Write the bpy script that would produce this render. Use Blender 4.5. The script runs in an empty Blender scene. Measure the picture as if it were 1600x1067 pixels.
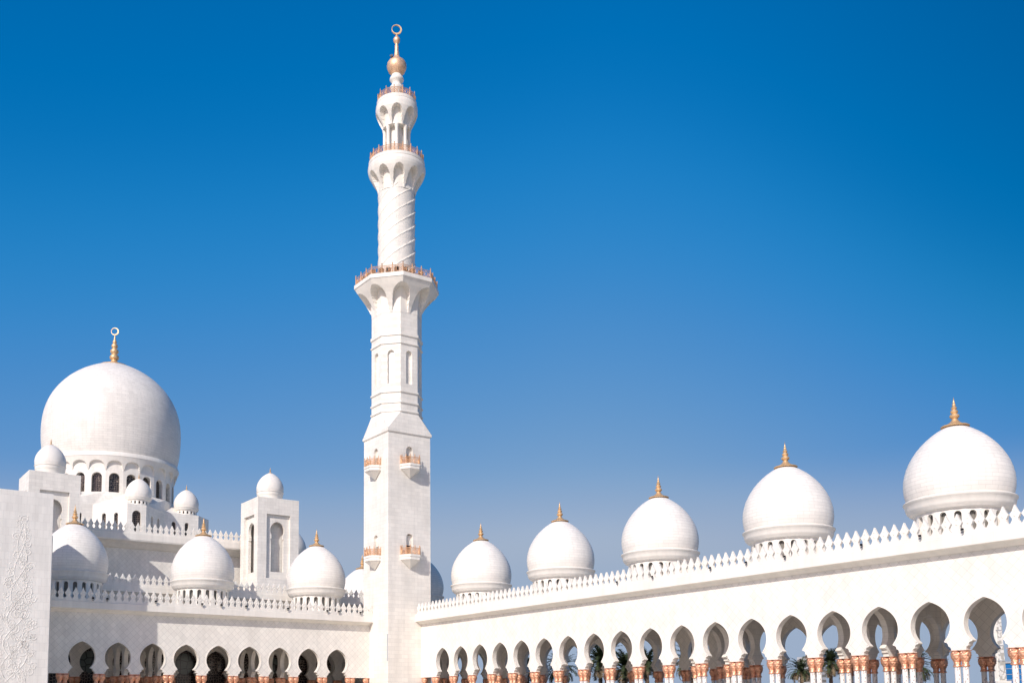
import bpy, bmesh, math, random
from mathutils import Vector, Matrix
from mathutils.geometry import tessellate_polygon
PI = math.pi
R = math.radians
random.seed(7)
scene = bpy.context.scene
C = scene.collection

# ------------------------------------------------------------------ camera
W, H, F = 1600.0, 1067.0, 1602.96
YAW, PITCH, ROLL = 0.5618, 0.1036, -0.0026
cam_d = bpy.data.cameras.new('camera')
cam = bpy.data.objects.new('camera', cam_d)
C.objects.link(cam)
scene.camera = cam
f0 = Vector((math.sin(YAW), math.cos(YAW), 0)); r0 = Vector((math.cos(YAW), -math.sin(YAW), 0)); u0 = Vector((0, 0, 1))
fw = f0 * math.cos(PITCH) + u0 * math.sin(PITCH)
up = u0 * math.cos(PITCH) - f0 * math.sin(PITCH)
rt = r0 * math.cos(ROLL) + up * math.sin(ROLL)
up2 = -r0 * math.sin(ROLL) + up * math.cos(ROLL)
M = Matrix((rt, up2, -fw)).transposed().to_4x4()
M.translation = Vector((-78.547, -129.461, 1.65))
cam.matrix_world = M
cam_d.sensor_width = 36.0
cam_d.lens = 36.0 * F / W
cam_d.shift_x = (800.0 - 654.32) / W
cam_d.shift_y = (940.62 - 533.5) / W
cam_d.clip_start = 0.5
cam_d.clip_end = 6000

# ------------------------------------------------------------------ light
SUN = Vector((-1.75, -1.0, 1.34)).normalized()
EL = math.asin(SUN.z)
ROT = math.atan2(SUN.x, SUN.y)
world = bpy.data.worlds.new('World')
scene.world = world
world.use_nodes = True
nt = world.node_tree
bg = nt.nodes['Background']
sky = nt.nodes.new('ShaderNodeTexSky')
sky.sky_type = 'NISHITA'
sky.sun_disc = False
sky.sun_elevation = EL
sky.sun_rotation = ROT
sky.altitude = 0
sky.air_density = 1.3
sky.dust_density = 0.6
sky.ozone_density = 5.0
# deepen the clear desert blue of the sky, per channel
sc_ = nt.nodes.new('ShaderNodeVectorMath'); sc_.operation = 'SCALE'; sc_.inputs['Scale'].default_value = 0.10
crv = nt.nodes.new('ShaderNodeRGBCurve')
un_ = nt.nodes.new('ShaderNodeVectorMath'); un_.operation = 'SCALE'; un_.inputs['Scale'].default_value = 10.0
# sky dimmed towards the right of the view, painting in the lens vignette
dirn = nt.nodes.new('ShaderNodeTexCoord')
dt_ = nt.nodes.new('ShaderNodeVectorMath'); dt_.operation = 'DOT_PRODUCT'; dt_.inputs[1].default_value = (0.846, -0.533, 0)
nt.links.new(dirn.outputs['Generated'], dt_.inputs[0])
az_ = nt.nodes.new('ShaderNodeMapRange'); az_.interpolation_type = 'SMOOTHSTEP'
az_.inputs['From Min'].default_value = 0.12; az_.inputs['From Max'].default_value = 0.62
az_.inputs['To Min'].default_value = 1.0; az_.inputs['To Max'].default_value = 0.57
nt.links.new(dt_.outputs['Value'], az_.inputs[0])
azm = nt.nodes.new('ShaderNodeVectorMath'); azm.operation = 'SCALE'
nt.links.new(sky.outputs[0], azm.inputs[0]); nt.links.new(az_.outputs[0], azm.inputs['Scale'])
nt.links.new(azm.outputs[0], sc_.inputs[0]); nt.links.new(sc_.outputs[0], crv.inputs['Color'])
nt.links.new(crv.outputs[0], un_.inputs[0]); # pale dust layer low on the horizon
geo = nt.nodes.new('ShaderNodeTexCoord'); sp = nt.nodes.new('ShaderNodeSeparateXYZ')
nt.links.new(geo.outputs['Generated'], sp.inputs[0])
mr = nt.nodes.new('ShaderNodeMapRange'); mr.interpolation_type = 'SMOOTHSTEP'
mr.inputs['From Min'].default_value = 0.125; mr.inputs['From Max'].default_value = 0.235
mr.inputs['To Min'].default_value = 1.0; mr.inputs['To Max'].default_value = 0.0
nt.links.new(sp.outputs[2], mr.inputs[0])
mxh = nt.nodes.new('ShaderNodeMix'); mxh.data_type = 'RGBA'
mxh.inputs['B'].default_value = (1.63, 2.07, 2.79, 1)
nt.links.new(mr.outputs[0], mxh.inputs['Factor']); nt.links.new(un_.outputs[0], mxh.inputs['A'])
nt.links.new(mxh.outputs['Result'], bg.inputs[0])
SKY_CURVES = [[(0.0, 0.0), (0.0938, 0.0001), (0.12, 0.0077), (0.1637, 0.034), (0.2464, 0.0907), (0.3113, 0.1495), (1.0, 4.2)], [(0.0, 0.0), (0.1781, 0.0783), (0.2222, 0.106), (0.2992, 0.1306), (0.4282, 0.1721), (0.5111, 0.2097), (1.0, 1.55)], [(0.0, 0.0), (0.3363, 0.2315), (0.4088, 0.2758), (0.5166, 0.2884), (0.6581, 0.2916), (0.6967, 0.2981), (1.0, 0.7)]]  # top points lift and warm the unseen sky near the sun as added fill
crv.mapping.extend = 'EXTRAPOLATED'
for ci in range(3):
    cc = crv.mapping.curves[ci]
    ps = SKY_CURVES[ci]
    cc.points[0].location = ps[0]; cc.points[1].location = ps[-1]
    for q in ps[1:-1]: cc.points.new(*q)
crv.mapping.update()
bg.inputs[1].default_value = 0.10
sl = bpy.data.lights.new('sun', 'SUN')
sl.energy = 2.0
sl.angle = R(0.5)
sl.color = (1.0, 0.95, 0.88)
so = bpy.data.objects.new('sun', sl)
so.rotation_euler = SUN.to_track_quat('Z', 'Y').to_euler()
so.location = (0, 0, 150)
C.objects.link(so)
scene.view_settings.view_transform = 'Standard'
scene.view_settings.look = 'None'
scene.view_settings.gamma = 1
scene.view_settings.exposure = 1.05
scene.render.engine = 'CYCLES'
scene.cycles.max_bounces = 8
scene.cycles.diffuse_bounces = 5

# ------------------------------------------------------------------ helpers
def tag(o, label=None, cat=None, group=None, kind=None):
    if label: o['label'] = label
    if cat: o['category'] = cat
    if group: o['group'] = group
    if kind: o['kind'] = kind
    return o

def thing(name, label, cat, loc=(0, 0, 0), group=None):
    o = bpy.data.objects.new(name, None)
    C.objects.link(o)
    o.location = loc
    o.empty_display_size = 1
    return tag(o, label, cat, group)

def obj(name, bm, mat, parent=None, smooth=None, loc=None, recalc=True):
    me = bpy.data.meshes.new(name)
    if recalc: bmesh.ops.recalc_face_normals(bm, faces=bm.faces)
    if smooth is not None:
        ca = math.cos(R(smooth))
        for f in bm.faces: f.smooth = True
        for e in bm.edges:
            if len(e.link_faces) == 2 and e.link_faces[0].normal.dot(e.link_faces[1].normal) < ca:
                e.smooth = False
    bm.to_mesh(me); bm.free()
    for m in (mat if isinstance(mat, (list, tuple)) else [mat]): me.materials.append(m)
    o = bpy.data.objects.new(name, me)
    C.objects.link(o)
    if parent: o.parent = parent
    if loc: o.location = loc
    return o

def inst(src, parent, loc, rotz=0.0):
    o = src.copy(); C.objects.link(o); o.parent = parent; o.location = loc; o.rotation_euler = (0, 0, rotz)
    return o

class Fr:
    """wall frame: u along the wall, w outward from it, z up"""
    def __init__(s, o, u, w): s.o = Vector(o); s.u = Vector(u); s.w = Vector(w)
    def __call__(s, u, w, z): return s.o + s.u * u + s.w * w + Vector((0, 0, z))

def box(bm, fr, u0_, u1_, w0, w1, z0, z1):
    v = [bm.verts.new(fr(u, w, z)) for z in (z0, z1) for u, w in ((u0_, w0), (u1_, w0), (u1_, w1), (u0_, w1))]
    for q in ((0, 1, 2, 3), (4, 5, 6, 7), (0, 1, 5, 4), (1, 2, 6, 5), (2, 3, 7, 6), (3, 0, 4, 7)):
        bm.faces.new([v[i] for i in q])

WORLD = Fr((0, 0, 0), (1, 0, 0), (0, 1, 0))

def shell(bm, outer, holes, M0, w0, w1):
    """front skin at w1 with the reveals of its holes running back to w0"""
    plate(bm, outer, holes, M0, w0, w1, True)

def plate(bm, outer, holes, M0, w0, w1, skin=False):
    """slab with holes; 2-D outline (u,z), mapped by M0(u,w,z), faces at w0 and w1"""
    loops = [outer] + holes
    allp = [p for l in loops for p in l]
    tris = tessellate_polygon([[Vector((p[0], p[1], 0)) for p in l] for l in loops])
    for w in (w0, w1):
        vs = [bm.verts.new(M0(p[0], w, p[1])) for p in allp]
        if w == w0: A = vs
        else: B_ = vs
        if skin and w == w0: continue
        for t in tris:
            try: bm.faces.new([vs[i] for i in t])
            except ValueError: pass
    k = 0
    for li, l in enumerate(loops):
        n = len(l)
        if skin and li == 0: k += n; continue
        for i in range(n):
            a, b = k + i, k + (i + 1) % n
            try: bm.faces.new([A[a], A[b], B_[b], B_[a]])
            except ValueError: pass
        k += n

def lathe(bm, prof, n=48, c=(0, 0), a0=0.0, fn=None):
    rows = []
    for r, z in prof:
        if r < 1e-4:
            rows.append([bm.verts.new((c[0], c[1], z))])
        else:
            row = []
            for i in range(n):
                a = a0 + 2 * PI * i / n
                rr = r * (fn(a, z) if fn else 1)
                row.append(bm.verts.new((c[0] + rr * math.cos(a), c[1] + rr * math.sin(a), z)))
            rows.append(row)
    for A, B_ in zip(rows, rows[1:]):
        if len(A) == 1 and len(B_) == 1: continue
        for i in range(n):
            j = (i + 1) % n
            if len(A) == 1: bm.faces.new([A[0], B_[i], B_[j]])
            elif len(B_) == 1: bm.faces.new([A[i], A[j], B_[0]])
            else: bm.faces.new([A[i], A[j], B_[j], B_[i]])

def tube(bm, pts, r, n=6, cap=True):
    rows = []
    for k, p in enumerate(pts):
        p = Vector(p)
        t = (Vector(pts[min(k + 1, len(pts) - 1)]) - Vector(pts[max(k - 1, 0)])).normalized()
        a = t.orthogonal().normalized() if abs(t.z) > .99 else t.cross(Vector((0, 0, 1))).normalized()
        b = t.cross(a).normalized()
        rr = r[k] if isinstance(r, (list, tuple)) else r
        rows.append([bm.verts.new(p + a * rr * math.cos(2 * PI * i / n) + b * rr * math.sin(2 * PI * i / n)) for i in range(n)])
    for A, B_ in zip(rows, rows[1:]):
        for i in range(n):
            bm.faces.new([A[i], A[(i + 1) % n], B_[(i + 1) % n], B_[i]])
    if cap: bm.faces.new(rows[0]); bm.faces.new(rows[-1])

def extrude(bm, fr, prof, u0_, u1_):
    A = [bm.verts.new(fr(u0_, w, z)) for w, z in prof]
    B_ = [bm.verts.new(fr(u1_, w, z)) for w, z in prof]
    n = len(prof)
    for i in range(n): bm.faces.new([A[i], A[(i + 1) % n], B_[(i + 1) % n], B_[i]])
    tr = tessellate_polygon([[Vector((w, z, 0)) for w, z in prof]])
    for t in tr:
        bm.faces.new([A[i] for i in t]); bm.faces.new([B_[i] for i in t])

def prism(bm, pts, z0, z1):
    A = [bm.verts.new((x, y, z0)) for x, y in pts]; B_ = [bm.verts.new((x, y, z1)) for x, y in pts]
    n = len(pts)
    for i in range(n): bm.faces.new([A[i], A[(i + 1) % n], B_[(i + 1) % n], B_[i]])
    for t in tessellate_polygon([[Vector((x, y, 0)) for x, y in pts]]):
        bm.faces.new([A[i] for i in t]); bm.faces.new([B_[i] for i in t])

# ------------------------------------------------------------------ materials
def new_mat(name):
    m = bpy.data.materials.new(name); m.use_nodes = True
    n = m.node_tree
    return m, n, n.nodes['Principled BSDF']

def link(n, a, b): n.links.new(a, b)

def marble(name, col=(0.81, 0.775, 0.735), mode='wall', tile=(1.0, 0.5), mortar=0.018, dark=0.72, vary=0.05, rough=0.45, rot=0.0, radius=4.0):
    m, n, b = new_mat(name)
    tc = n.nodes.new('ShaderNodeTexCoord')
    sep = n.nodes.new('ShaderNodeSeparateXYZ'); link(n, tc.outputs['Object'], sep.inputs[0])
    comb = n.nodes.new('ShaderNodeCombineXYZ')
    if mode == 'wall':
        ad = n.nodes.new('ShaderNodeMath'); ad.operation = 'ADD'
        link(n, sep.outputs[0], ad.inputs[0]); link(n, sep.outputs[1], ad.inputs[1])
        link(n, ad.outputs[0], comb.inputs[0])
    else:
        at = n.nodes.new('ShaderNodeMath'); at.operation = 'ARCTAN2'
        link(n, sep.outputs[1], at.inputs[0]); link(n, sep.outputs[0], at.inputs[1])
        mu = n.nodes.new('ShaderNodeMath'); mu.operation = 'MULTIPLY'; mu.inputs[1].default_value = radius
        link(n, at.outputs[0], mu.inputs[0]); link(n, mu.outputs[0], comb.inputs[0])
    link(n, sep.outputs[2], comb.inputs[1])
    vec = comb.outputs[0]
    if rot:
        mp = n.nodes.new('ShaderNodeMapping'); mp.inputs['Rotation'].default_value = (0, 0, rot)
        link(n, vec, mp.inputs[0]); vec = mp.outputs[0]
    br = n.nodes.new('ShaderNodeTexBrick')
    br.inputs['Scale'].default_value = 1.0
    br.inputs['Brick Width'].default_value = tile[0]
    br.inputs['Row Height'].default_value = tile[1]
    br.inputs['Mortar Size'].default_value = mortar
    br.inputs['Mortar Smooth'].default_value = 0.3
    br.offset = 0.5 if not rot else 0.0
    c1 = tuple(min(1, c * (1 + vary * .4)) for c in col) + (1,)
    c2 = tuple(c * (1 - vary) for c in col) + (1,)
    br.inputs['Color1'].default_value = c1
    br.inputs['Color2'].default_value = c2
    br.inputs['Mortar'].default_value = tuple(c * dark for c in col) + (1,)
    link(n, vec, br.inputs['Vector'])
    no = n.nodes.new('ShaderNodeTexNoise'); no.inputs['Scale'].default_value = 0.35; no.inputs['Detail'].default_value = 6
    link(n, tc.outputs['Object'], no.inputs['Vector'])
    rmp = n.nodes.new('ShaderNodeMapRange'); rmp.inputs['From Min'].default_value = .3; rmp.inputs['From Max'].default_value = .7
    rmp.inputs['To Min'].default_value = .93; rmp.inputs['To Max'].default_value = 1.03
    link(n, no.outputs[0], rmp.inputs[0])
    # faint rain and dust streaks running down the stone
    smp = n.nodes.new('ShaderNodeMapping'); smp.inputs['Scale'].default_value = (1.6, 1.6, .12)
    link(n, tc.outputs['Object'], smp.inputs[0])
    sn = n.nodes.new('ShaderNodeTexNoise'); sn.inputs['Scale'].default_value = 1.0; sn.inputs['Detail'].default_value = 4
    link(n, smp.outputs[0], sn.inputs['Vector'])
    sr = n.nodes.new('ShaderNodeMapRange'); sr.inputs['From Min'].default_value = .32; sr.inputs['From Max'].default_value = .62
    sr.inputs['To Min'].default_value = .93; sr.inputs['To Max'].default_value = 1.01
    link(n, sn.outputs[0], sr.inputs[0])
    pm = n.nodes.new('ShaderNodeMath'); pm.operation = 'MULTIPLY'
    link(n, rmp.outputs[0], pm.inputs[0]); link(n, sr.outputs[0], pm.inputs[1])
    mx = n.nodes.new('ShaderNodeVectorMath'); mx.operation = 'SCALE'
    link(n, br.outputs['Color'], mx.inputs[0]); link(n, pm.outputs[0], mx.inputs['Scale'])
    link(n, mx.outputs[0], b.inputs['Base Color'])
    b.inputs['Roughness'].default_value = rough
    b.inputs['Specular IOR Level'].default_value = 0.3
    bp = n.nodes.new('ShaderNodeBump'); bp.inputs['Strength'].default_value = 0.35; bp.inputs['Distance'].default_value = 0.02
    bp.invert = True
    link(n, br.outputs['Fac'], bp.inputs['Height']); link(n, bp.outputs[0], b.inputs['Normal'])
    return m

def metal(name, col, rough=0.35, metallic=1.0, bump=0.0, scale=20):
    m, n, b = new_mat(name)
    tc = n.nodes.new('ShaderNodeTexCoord')
    no = n.nodes.new('ShaderNodeTexNoise'); no.inputs['Scale'].default_value = 3; no.inputs['Detail'].default_value = 5
    link(n, tc.outputs['Object'], no.inputs['Vector'])
    cr = n.nodes.new('ShaderNodeValToRGB')
    cr.color_ramp.elements[0].color = tuple(c * .72 for c in col) + (1,); cr.color_ramp.elements[0].position = .35
    cr.color_ramp.elements[1].color = tuple(col) + (1,); cr.color_ramp.elements[1].position = .6
    link(n, no.outputs[0], cr.inputs[0]); link(n, cr.outputs[0], b.inputs['Base Color'])
    b.inputs['Metallic'].default_value = metallic; b.inputs['Roughness'].default_value = rough
    if bump:
        vo = n.nodes.new('ShaderNodeTexVoronoi'); vo.inputs['Scale'].default_value = scale
        link(n, tc.outputs['Object'], vo.inputs['Vector'])
        bp = n.nodes.new('ShaderNodeBump'); bp.inputs['Strength'].default_value = bump; bp.inputs['Distance'].default_value = .03
        link(n, vo.outputs['Distance'], bp.inputs['Height']); link(n, bp.outputs[0], b.inputs['Normal'])
    return m

def plain(name, col, rough=0.6, noise=0.15, scale=2.0, spec=0.3):
    m, n, b = new_mat(name)
    tc = n.nodes.new('ShaderNodeTexCoord')
    no = n.nodes.new('ShaderNodeTexNoise'); no.inputs['Scale'].default_value = scale; no.inputs['Detail'].default_value = 6
    link(n, tc.outputs['Object'], no.inputs['Vector'])
    cr = n.nodes.new('ShaderNodeValToRGB')
    cr.color_ramp.elements[0].color = tuple(c * (1 - noise) for c in col) + (1,); cr.color_ramp.elements[0].position = .3
    cr.color_ramp.elements[1].color = tuple(min(1, c * (1 + noise * .5)) for c in col) + (1,); cr.color_ramp.elements[1].position = .7
    link(n, no.outputs[0], cr.inputs[0]); link(n, cr.outputs[0], b.inputs['Base Color'])
    b.inputs['Roughness'].default_value = rough
    b.inputs['Specular IOR Level'].default_value = spec
    return m

def lattice_glass(name, base, line, scale=3.0, width=0.06, rough=0.15):
    m, n, b = new_mat(name)
    tc = n.nodes.new('ShaderNodeTexCoord')
    vo = n.nodes.new('ShaderNodeTexVoronoi'); vo.feature = 'DISTANCE_TO_EDGE'; vo.inputs['Scale'].default_value = scale
    vo.inputs['Randomness'].default_value = .55
    link(n, tc.outputs['Object'], vo.inputs['Vector'])
    lt = n.nodes.new('ShaderNodeMath'); lt.operation = 'LESS_THAN'; lt.inputs[1].default_value = width
    link(n, vo.outputs['Distance'], lt.inputs[0])
    mx = n.nodes.new('ShaderNodeMix'); mx.data_type = 'RGBA'
    mx.inputs['A'].default_value = base + (1,); mx.inputs['B'].default_value = line + (1,)
    link(n, lt.outputs[0], mx.inputs['Factor']); link(n, mx.outputs['Result'], b.inputs['Base Color'])
    b.inputs['Roughness'].default_value = rough
    return m

def inlay(name):
    """white marble shafts with small dark inlaid flowers"""
    m, n, b = new_mat(name)
    tc = n.nodes.new('ShaderNodeTexCoord')
    mp = n.nodes.new('ShaderNodeMapping'); mp.inputs['Scale'].default_value = (1, 1, .55)
    link(n, tc.outputs['Object'], mp.inputs[0])
    vo = n.nodes.new('ShaderNodeTexVoronoi'); vo.inputs['Scale'].default_value = 5.5
    link(n, mp.outputs[0], vo.inputs['Vector'])
    lt = n.nodes.new('ShaderNodeMath'); lt.operation = 'LESS_THAN'; lt.inputs[1].default_value = .26
    link(n, vo.outputs['Distance'], lt.inputs[0])
    mx = n.nodes.new('ShaderNodeMix'); mx.data_type = 'RGBA'
    mx.inputs['A'].default_value = (.78, .76, .73, 1); mx.inputs['B'].default_value = (.42, .36, .34, 1)
    link(n, lt.outputs[0], mx.inputs['Factor']); link(n, mx.outputs['Result'], b.inputs['Base Color'])
    b.inputs['Roughness'].default_value = .3
    return m

COL = (0.83, 0.79, 0.722)
M_FACADE = marble('marble_diamond_tiles', COL, 'wall', (.62, .62), .018, .76, .06, rot=R(45))
M_WALL = marble('marble_blocks', COL, 'wall', (1.1, .55), .016, .79, .07)
M_PORTAL = marble('marble_portal_tiles', (.80, .775, .73), 'wall', (.62, .92), .014, .84, .05)
M_TRIM = marble('marble_trim', COL, 'wall', (1.6, 5.0), .010, .86, .04)
M_SHAFT = marble('marble_round_blocks', COL, 'round', (1.1, .6), .012, .86, .06, radius=2.83)
M_DOME = marble('marble_dome_courses', (.825, .785, .725), 'round', (1.15, .34), .020, .80, .05, radius=4.3)
M_BIGDOME = marble('marble_big_dome_courses', (.81, .77, .71), 'round', (1.6, .46), .026, .76, .06, radius=13.5)
M_SMALLDOME = marble('marble_small_dome_courses', (.825, .785, .725), 'round', (1.0, .5), .010, .90, .04, radius=2.5)
M_GOLD = metal('gilded_metal', (.84, .57, .31), .48, .6)
M_GOLD2 = metal('gold_leaf_bulb', (.95, .62, .40), .5, .6)
M_COPPER = metal('copper_capital', (.90, .48, .31), .42, .7, 1.0, 11)
M_RAIL = metal('copper_railing', (.80, .48, .28), .5, .35)
M_COL = inlay('inlaid_column_marble')
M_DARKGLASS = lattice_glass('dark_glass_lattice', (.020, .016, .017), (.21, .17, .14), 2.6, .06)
M_LUNETTE = lattice_glass('grey_green_lunette_glass', (.10, .12, .11), (.03, .03, .03), .9, .05)
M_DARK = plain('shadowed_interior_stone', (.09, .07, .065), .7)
M_DRUMIN = plain('drum_interior_glazing', (.20, .19, .17), .4)
M_BLACK = plain('black_fixture', (.015, .015, .017), .4)
M_SILVER = metal('grey_painted_speaker', (.16, .16, .16), .4, .2)
M_GROUND = marble('courtyard_marble', (.86, .785, .65), 'wall', (2, 2), .02, .8, .05, rough=.3)
M_SAND = plain('pale_sand', (.42, .36, .28), .9, .2, .05)
M_LEAF = plain('palm_leaf', (.045, .06, .025), .7, .35, 3, .15)
M_LEAFDRY = plain('dry_palm_leaf', (.20, .15, .09), .8, .3, 3)
M_TRUNK = plain('palm_trunk', (.17, .125, .09), .9, .4, 6)
M_HEDGE = plain('hedge_leaf', (.05, .065, .03), .7, .4, 2)
M_BLUE = plain('blue_glass_cladding', (.02, .16, .42), .2, .2, .3)
M_BUILD = plain('hazy_concrete', (.42, .43, .45), .8, .1, .1)

# ------------------------------------------------------------------ ground
def sheet(name, x0, x1, y0, y1, z, mat, label):
    bm = bmesh.new()
    bm.faces.new([bm.verts.new(p) for p in ((x0, y0, z), (x1, y0, z), (x1, y1, z), (x0, y1, z))])
    o = obj(name, bm, mat, recalc=False)
    return tag(o, label, kind='structure')
sheet('ground', -3500, 3500, -3500, 3500, -0.05, M_SAND, 'pale sandy ground beyond the courtyard')
sheet('courtyard', -190, 16, -190, 16, 0.0, M_GROUND, 'polished white marble courtyard floor')

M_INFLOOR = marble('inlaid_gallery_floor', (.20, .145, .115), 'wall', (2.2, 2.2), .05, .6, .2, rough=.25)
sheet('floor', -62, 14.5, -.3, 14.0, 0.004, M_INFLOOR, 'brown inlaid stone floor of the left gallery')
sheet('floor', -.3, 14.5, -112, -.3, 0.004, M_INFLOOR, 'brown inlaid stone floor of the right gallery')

# ------------------------------------------------------------------ arcades
B = 4.433
ZC, ZA, ZS = 6.13, 10.13, 8.15
AR = 10.864; AL = 10.781
RX = 12.3           # rear row
def arch_half(s=1.0):
    p = [(1.62, ZC)]
    for k in range(0, 5):
        a = R(90 * k / 4); p.append((1.44 + .18 * math.cos(a), ZC + .12 + .20 * math.sin(a)))
    p.append((1.40, ZC + .36))
    for k in range(0, 5):
        a = R(90 * k / 4); p.append((1.14 + .27 * math.cos(a), ZC + .40 + .26 * math.sin(a)))
    a0_ = -math.asin((ZS - 6.88) / 1.66)
    p.append((1.66 * math.cos(a0_), 6.86))
    for k in range(1, 11):
        a = a0_ * (1 - k / 10); p.append((1.66 * math.cos(a), ZS + 1.66 * math.sin(a)))
    for k in range(1, 13):
        t = k / 12 * PI / 2
        p.append((1.66 * math.cos(t) if k < 12 else 0, ZS + 1.76 * math.sin(t) + .22 * (t / (PI / 2)) ** 4))
    return [(x * s, z) for x, z in p]
AH = arch_half()
ARCH = [(-x, z) for x, z in AH] + [(x, z) for x, z in reversed(AH[:-1])]   # left foot -> apex -> right foot

def bay(bm, fr, uc, w0, w1, ztop, half=B / 2, s=1.0):
    out = [(uc - half, ZC)] + [(uc + x * s, z) for x, z in ARCH] + [(uc + half, ZC), (uc + half, ztop), (uc - half, ztop)]
    plate(bm, out, [], fr, w0, w1)

def surround(bm, fr, uc, w0, w1):
    """slim raised band round the horseshoe opening"""
    core = [p for p in ARCH if p[1] > 6.87]
    n = len(core)
    outp = []
    for i, (x, z) in enumerate(core):
        a = Vector(core[max(i - 1, 0)]); b = Vector(core[min(i + 1, n - 1)])
        t = (b - a).normalized(); nn = Vector((-t.y, t.x))
        outp.append((x + nn.x * .13, z + nn.y * .13))
    I0 = [bm.verts.new(fr(uc + x, w1, z)) for x, z in core]; O0 = [bm.verts.new(fr(uc + x, w1, z)) for x, z in outp]
    O1 = [bm.verts.new(fr(uc + x, w0, z)) for x, z in outp]; I1 = [bm.verts.new(fr(uc + x, w0, z)) for x, z in core]
    for i in range(n - 1):
        bm.faces.new([I0[i], I0[i + 1], O0[i + 1], O0[i]])
        bm.faces.new([O0[i], O0[i + 1], O1[i + 1], O1[i]])
        bm.faces.new([I0[i], I0[i + 1], I1[i + 1], I1[i]])

CORNICE = [(0.0, 13.72), (.16, 13.74), (.30, 13.84), (.52, 14.02), (.62, 14.06), (.97, 14.08), (1.0, 14.12), (1.0, 14.92), (.93, 14.95), (.93, 15.12), (-.6, 15.12), (-.6, 13.72)]
MER = [(0, .443), (.12, .443), (.17, .37), (.28, .30), (.42, .22), (.54, .215), (.66, .30), (.84, .385), (.90, .375), (.98, .30), (1.1, .215), (1.32, .11), (1.58, 0)]
def cresting(bm, fr, u0_, u1_, w, z0, pitch=B / 5, th=.24, s=1.0, u_ref=0.0):
    n = int((u1_ - u0_) / pitch)
    for k in range(n):
        uc = u0_ + (k + .5) * pitch
        q = pitch / (B / 5)
        out = [(uc - x * q, z0 + z * s) for z, x in MER] + [(uc + x * q, z0 + z * s) for z, x in reversed(MER[:-1])]
        hz = z0 + .78 * s
        hole = [(uc, hz - .13 * s), (uc + .07, hz), (uc, hz + .11 * s), (uc - .07, hz)]
        plate(bm, out, [], fr, w - th, w)
        # raised boss and a small bud above it
        for (bz, br) in ((.74, .12), (1.12, .07)):
            c = bm.verts.new(fr(uc, w + .07, z0 + bz * s))
            ring = [bm.verts.new(fr(uc + br * math.cos(a), w + .002, z0 + bz * s + br * 1.2 * math.sin(a))) for a in (0, PI / 2, PI, 1.5 * PI)]
            for i in range(4): bm.faces.new([c, ring[i], ring[(i + 1) % 4]])

# column prototypes
def column_meshes():
    bm = bmesh.new()
    lathe(bm, [(.0, 0), (.36, 0), (.36, .25), (.30, .32), (.32, .42), (.25, .52), (.235, .7), (.225, 4.86), (.0, 4.86)], 16)
    return bm
def capital_bm():
    bm = bmesh.new()
    def fn(a, z):
        t = (z - 5.22) / .84
        if t < 0 or t > .97: return 1
        row = int(t * 4)
        v = (t * 4) % 1.0
        return 1 + (.02 + .11 * math.sin(PI * v)) * abs(math.cos(4 * a + (PI / 2 if row % 2 else 0))) ** .7 - .03
    prof = [(.0, 4.84), (.29, 4.84), (.32, 4.91), (.28, 4.97), (.25, 5.02), (.245, 5.08), (.27, 5.16), (.25, 5.20)]
    base = [(.25, 5.22), (.29, 5.32), (.345, 5.42), (.385, 5.52), (.41, 5.63), (.425, 5.74), (.43, 5.85), (.415, 5.94), (.37, 6.02), (.34, 6.06)]
    for (r0, z0), (r1, z1) in zip(base, base[1:]):
        for k in range(3): prof.append((r0 + (r1 - r0) * k / 3, z0 + (z1 - z0) * k / 3))
    prof += [(.34, 6.06), (.0, 6.07)]
    lathe(bm, prof, 48, fn=fn)
    box(bm, WORLD, -.37, .37, -.37, .37, 6.072, 6.126)
    return bm

fin_prof = [(1.14, -.15), (1.16, -.08), (1.08, -.02), (.68, .10), (.40, .30), (.26, .50), (.21, .60), (.36, .72), (.41, .84), (.36, .96), (.19, 1.06), (.27, 1.14),
            (.32, 1.24), (.27, 1.34), (.14, 1.43), (.21, 1.50), (.24, 1.58), (.19, 1.66), (.10, 1.74), (.15, 1.82), (.15, 1.88), (.07, 1.98), (.10, 2.08), (.05, 2.2), (0, 2.62)]
def finial_bm(s=1.0, z=0.0, rs=None):
    bm = bmesh.new()
    rs = rs or s
    lathe(bm, [(0, z - .16 * s)] + [(r * rs, z + h * s) for r, h in fin_prof], 24)
    return bm

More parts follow.
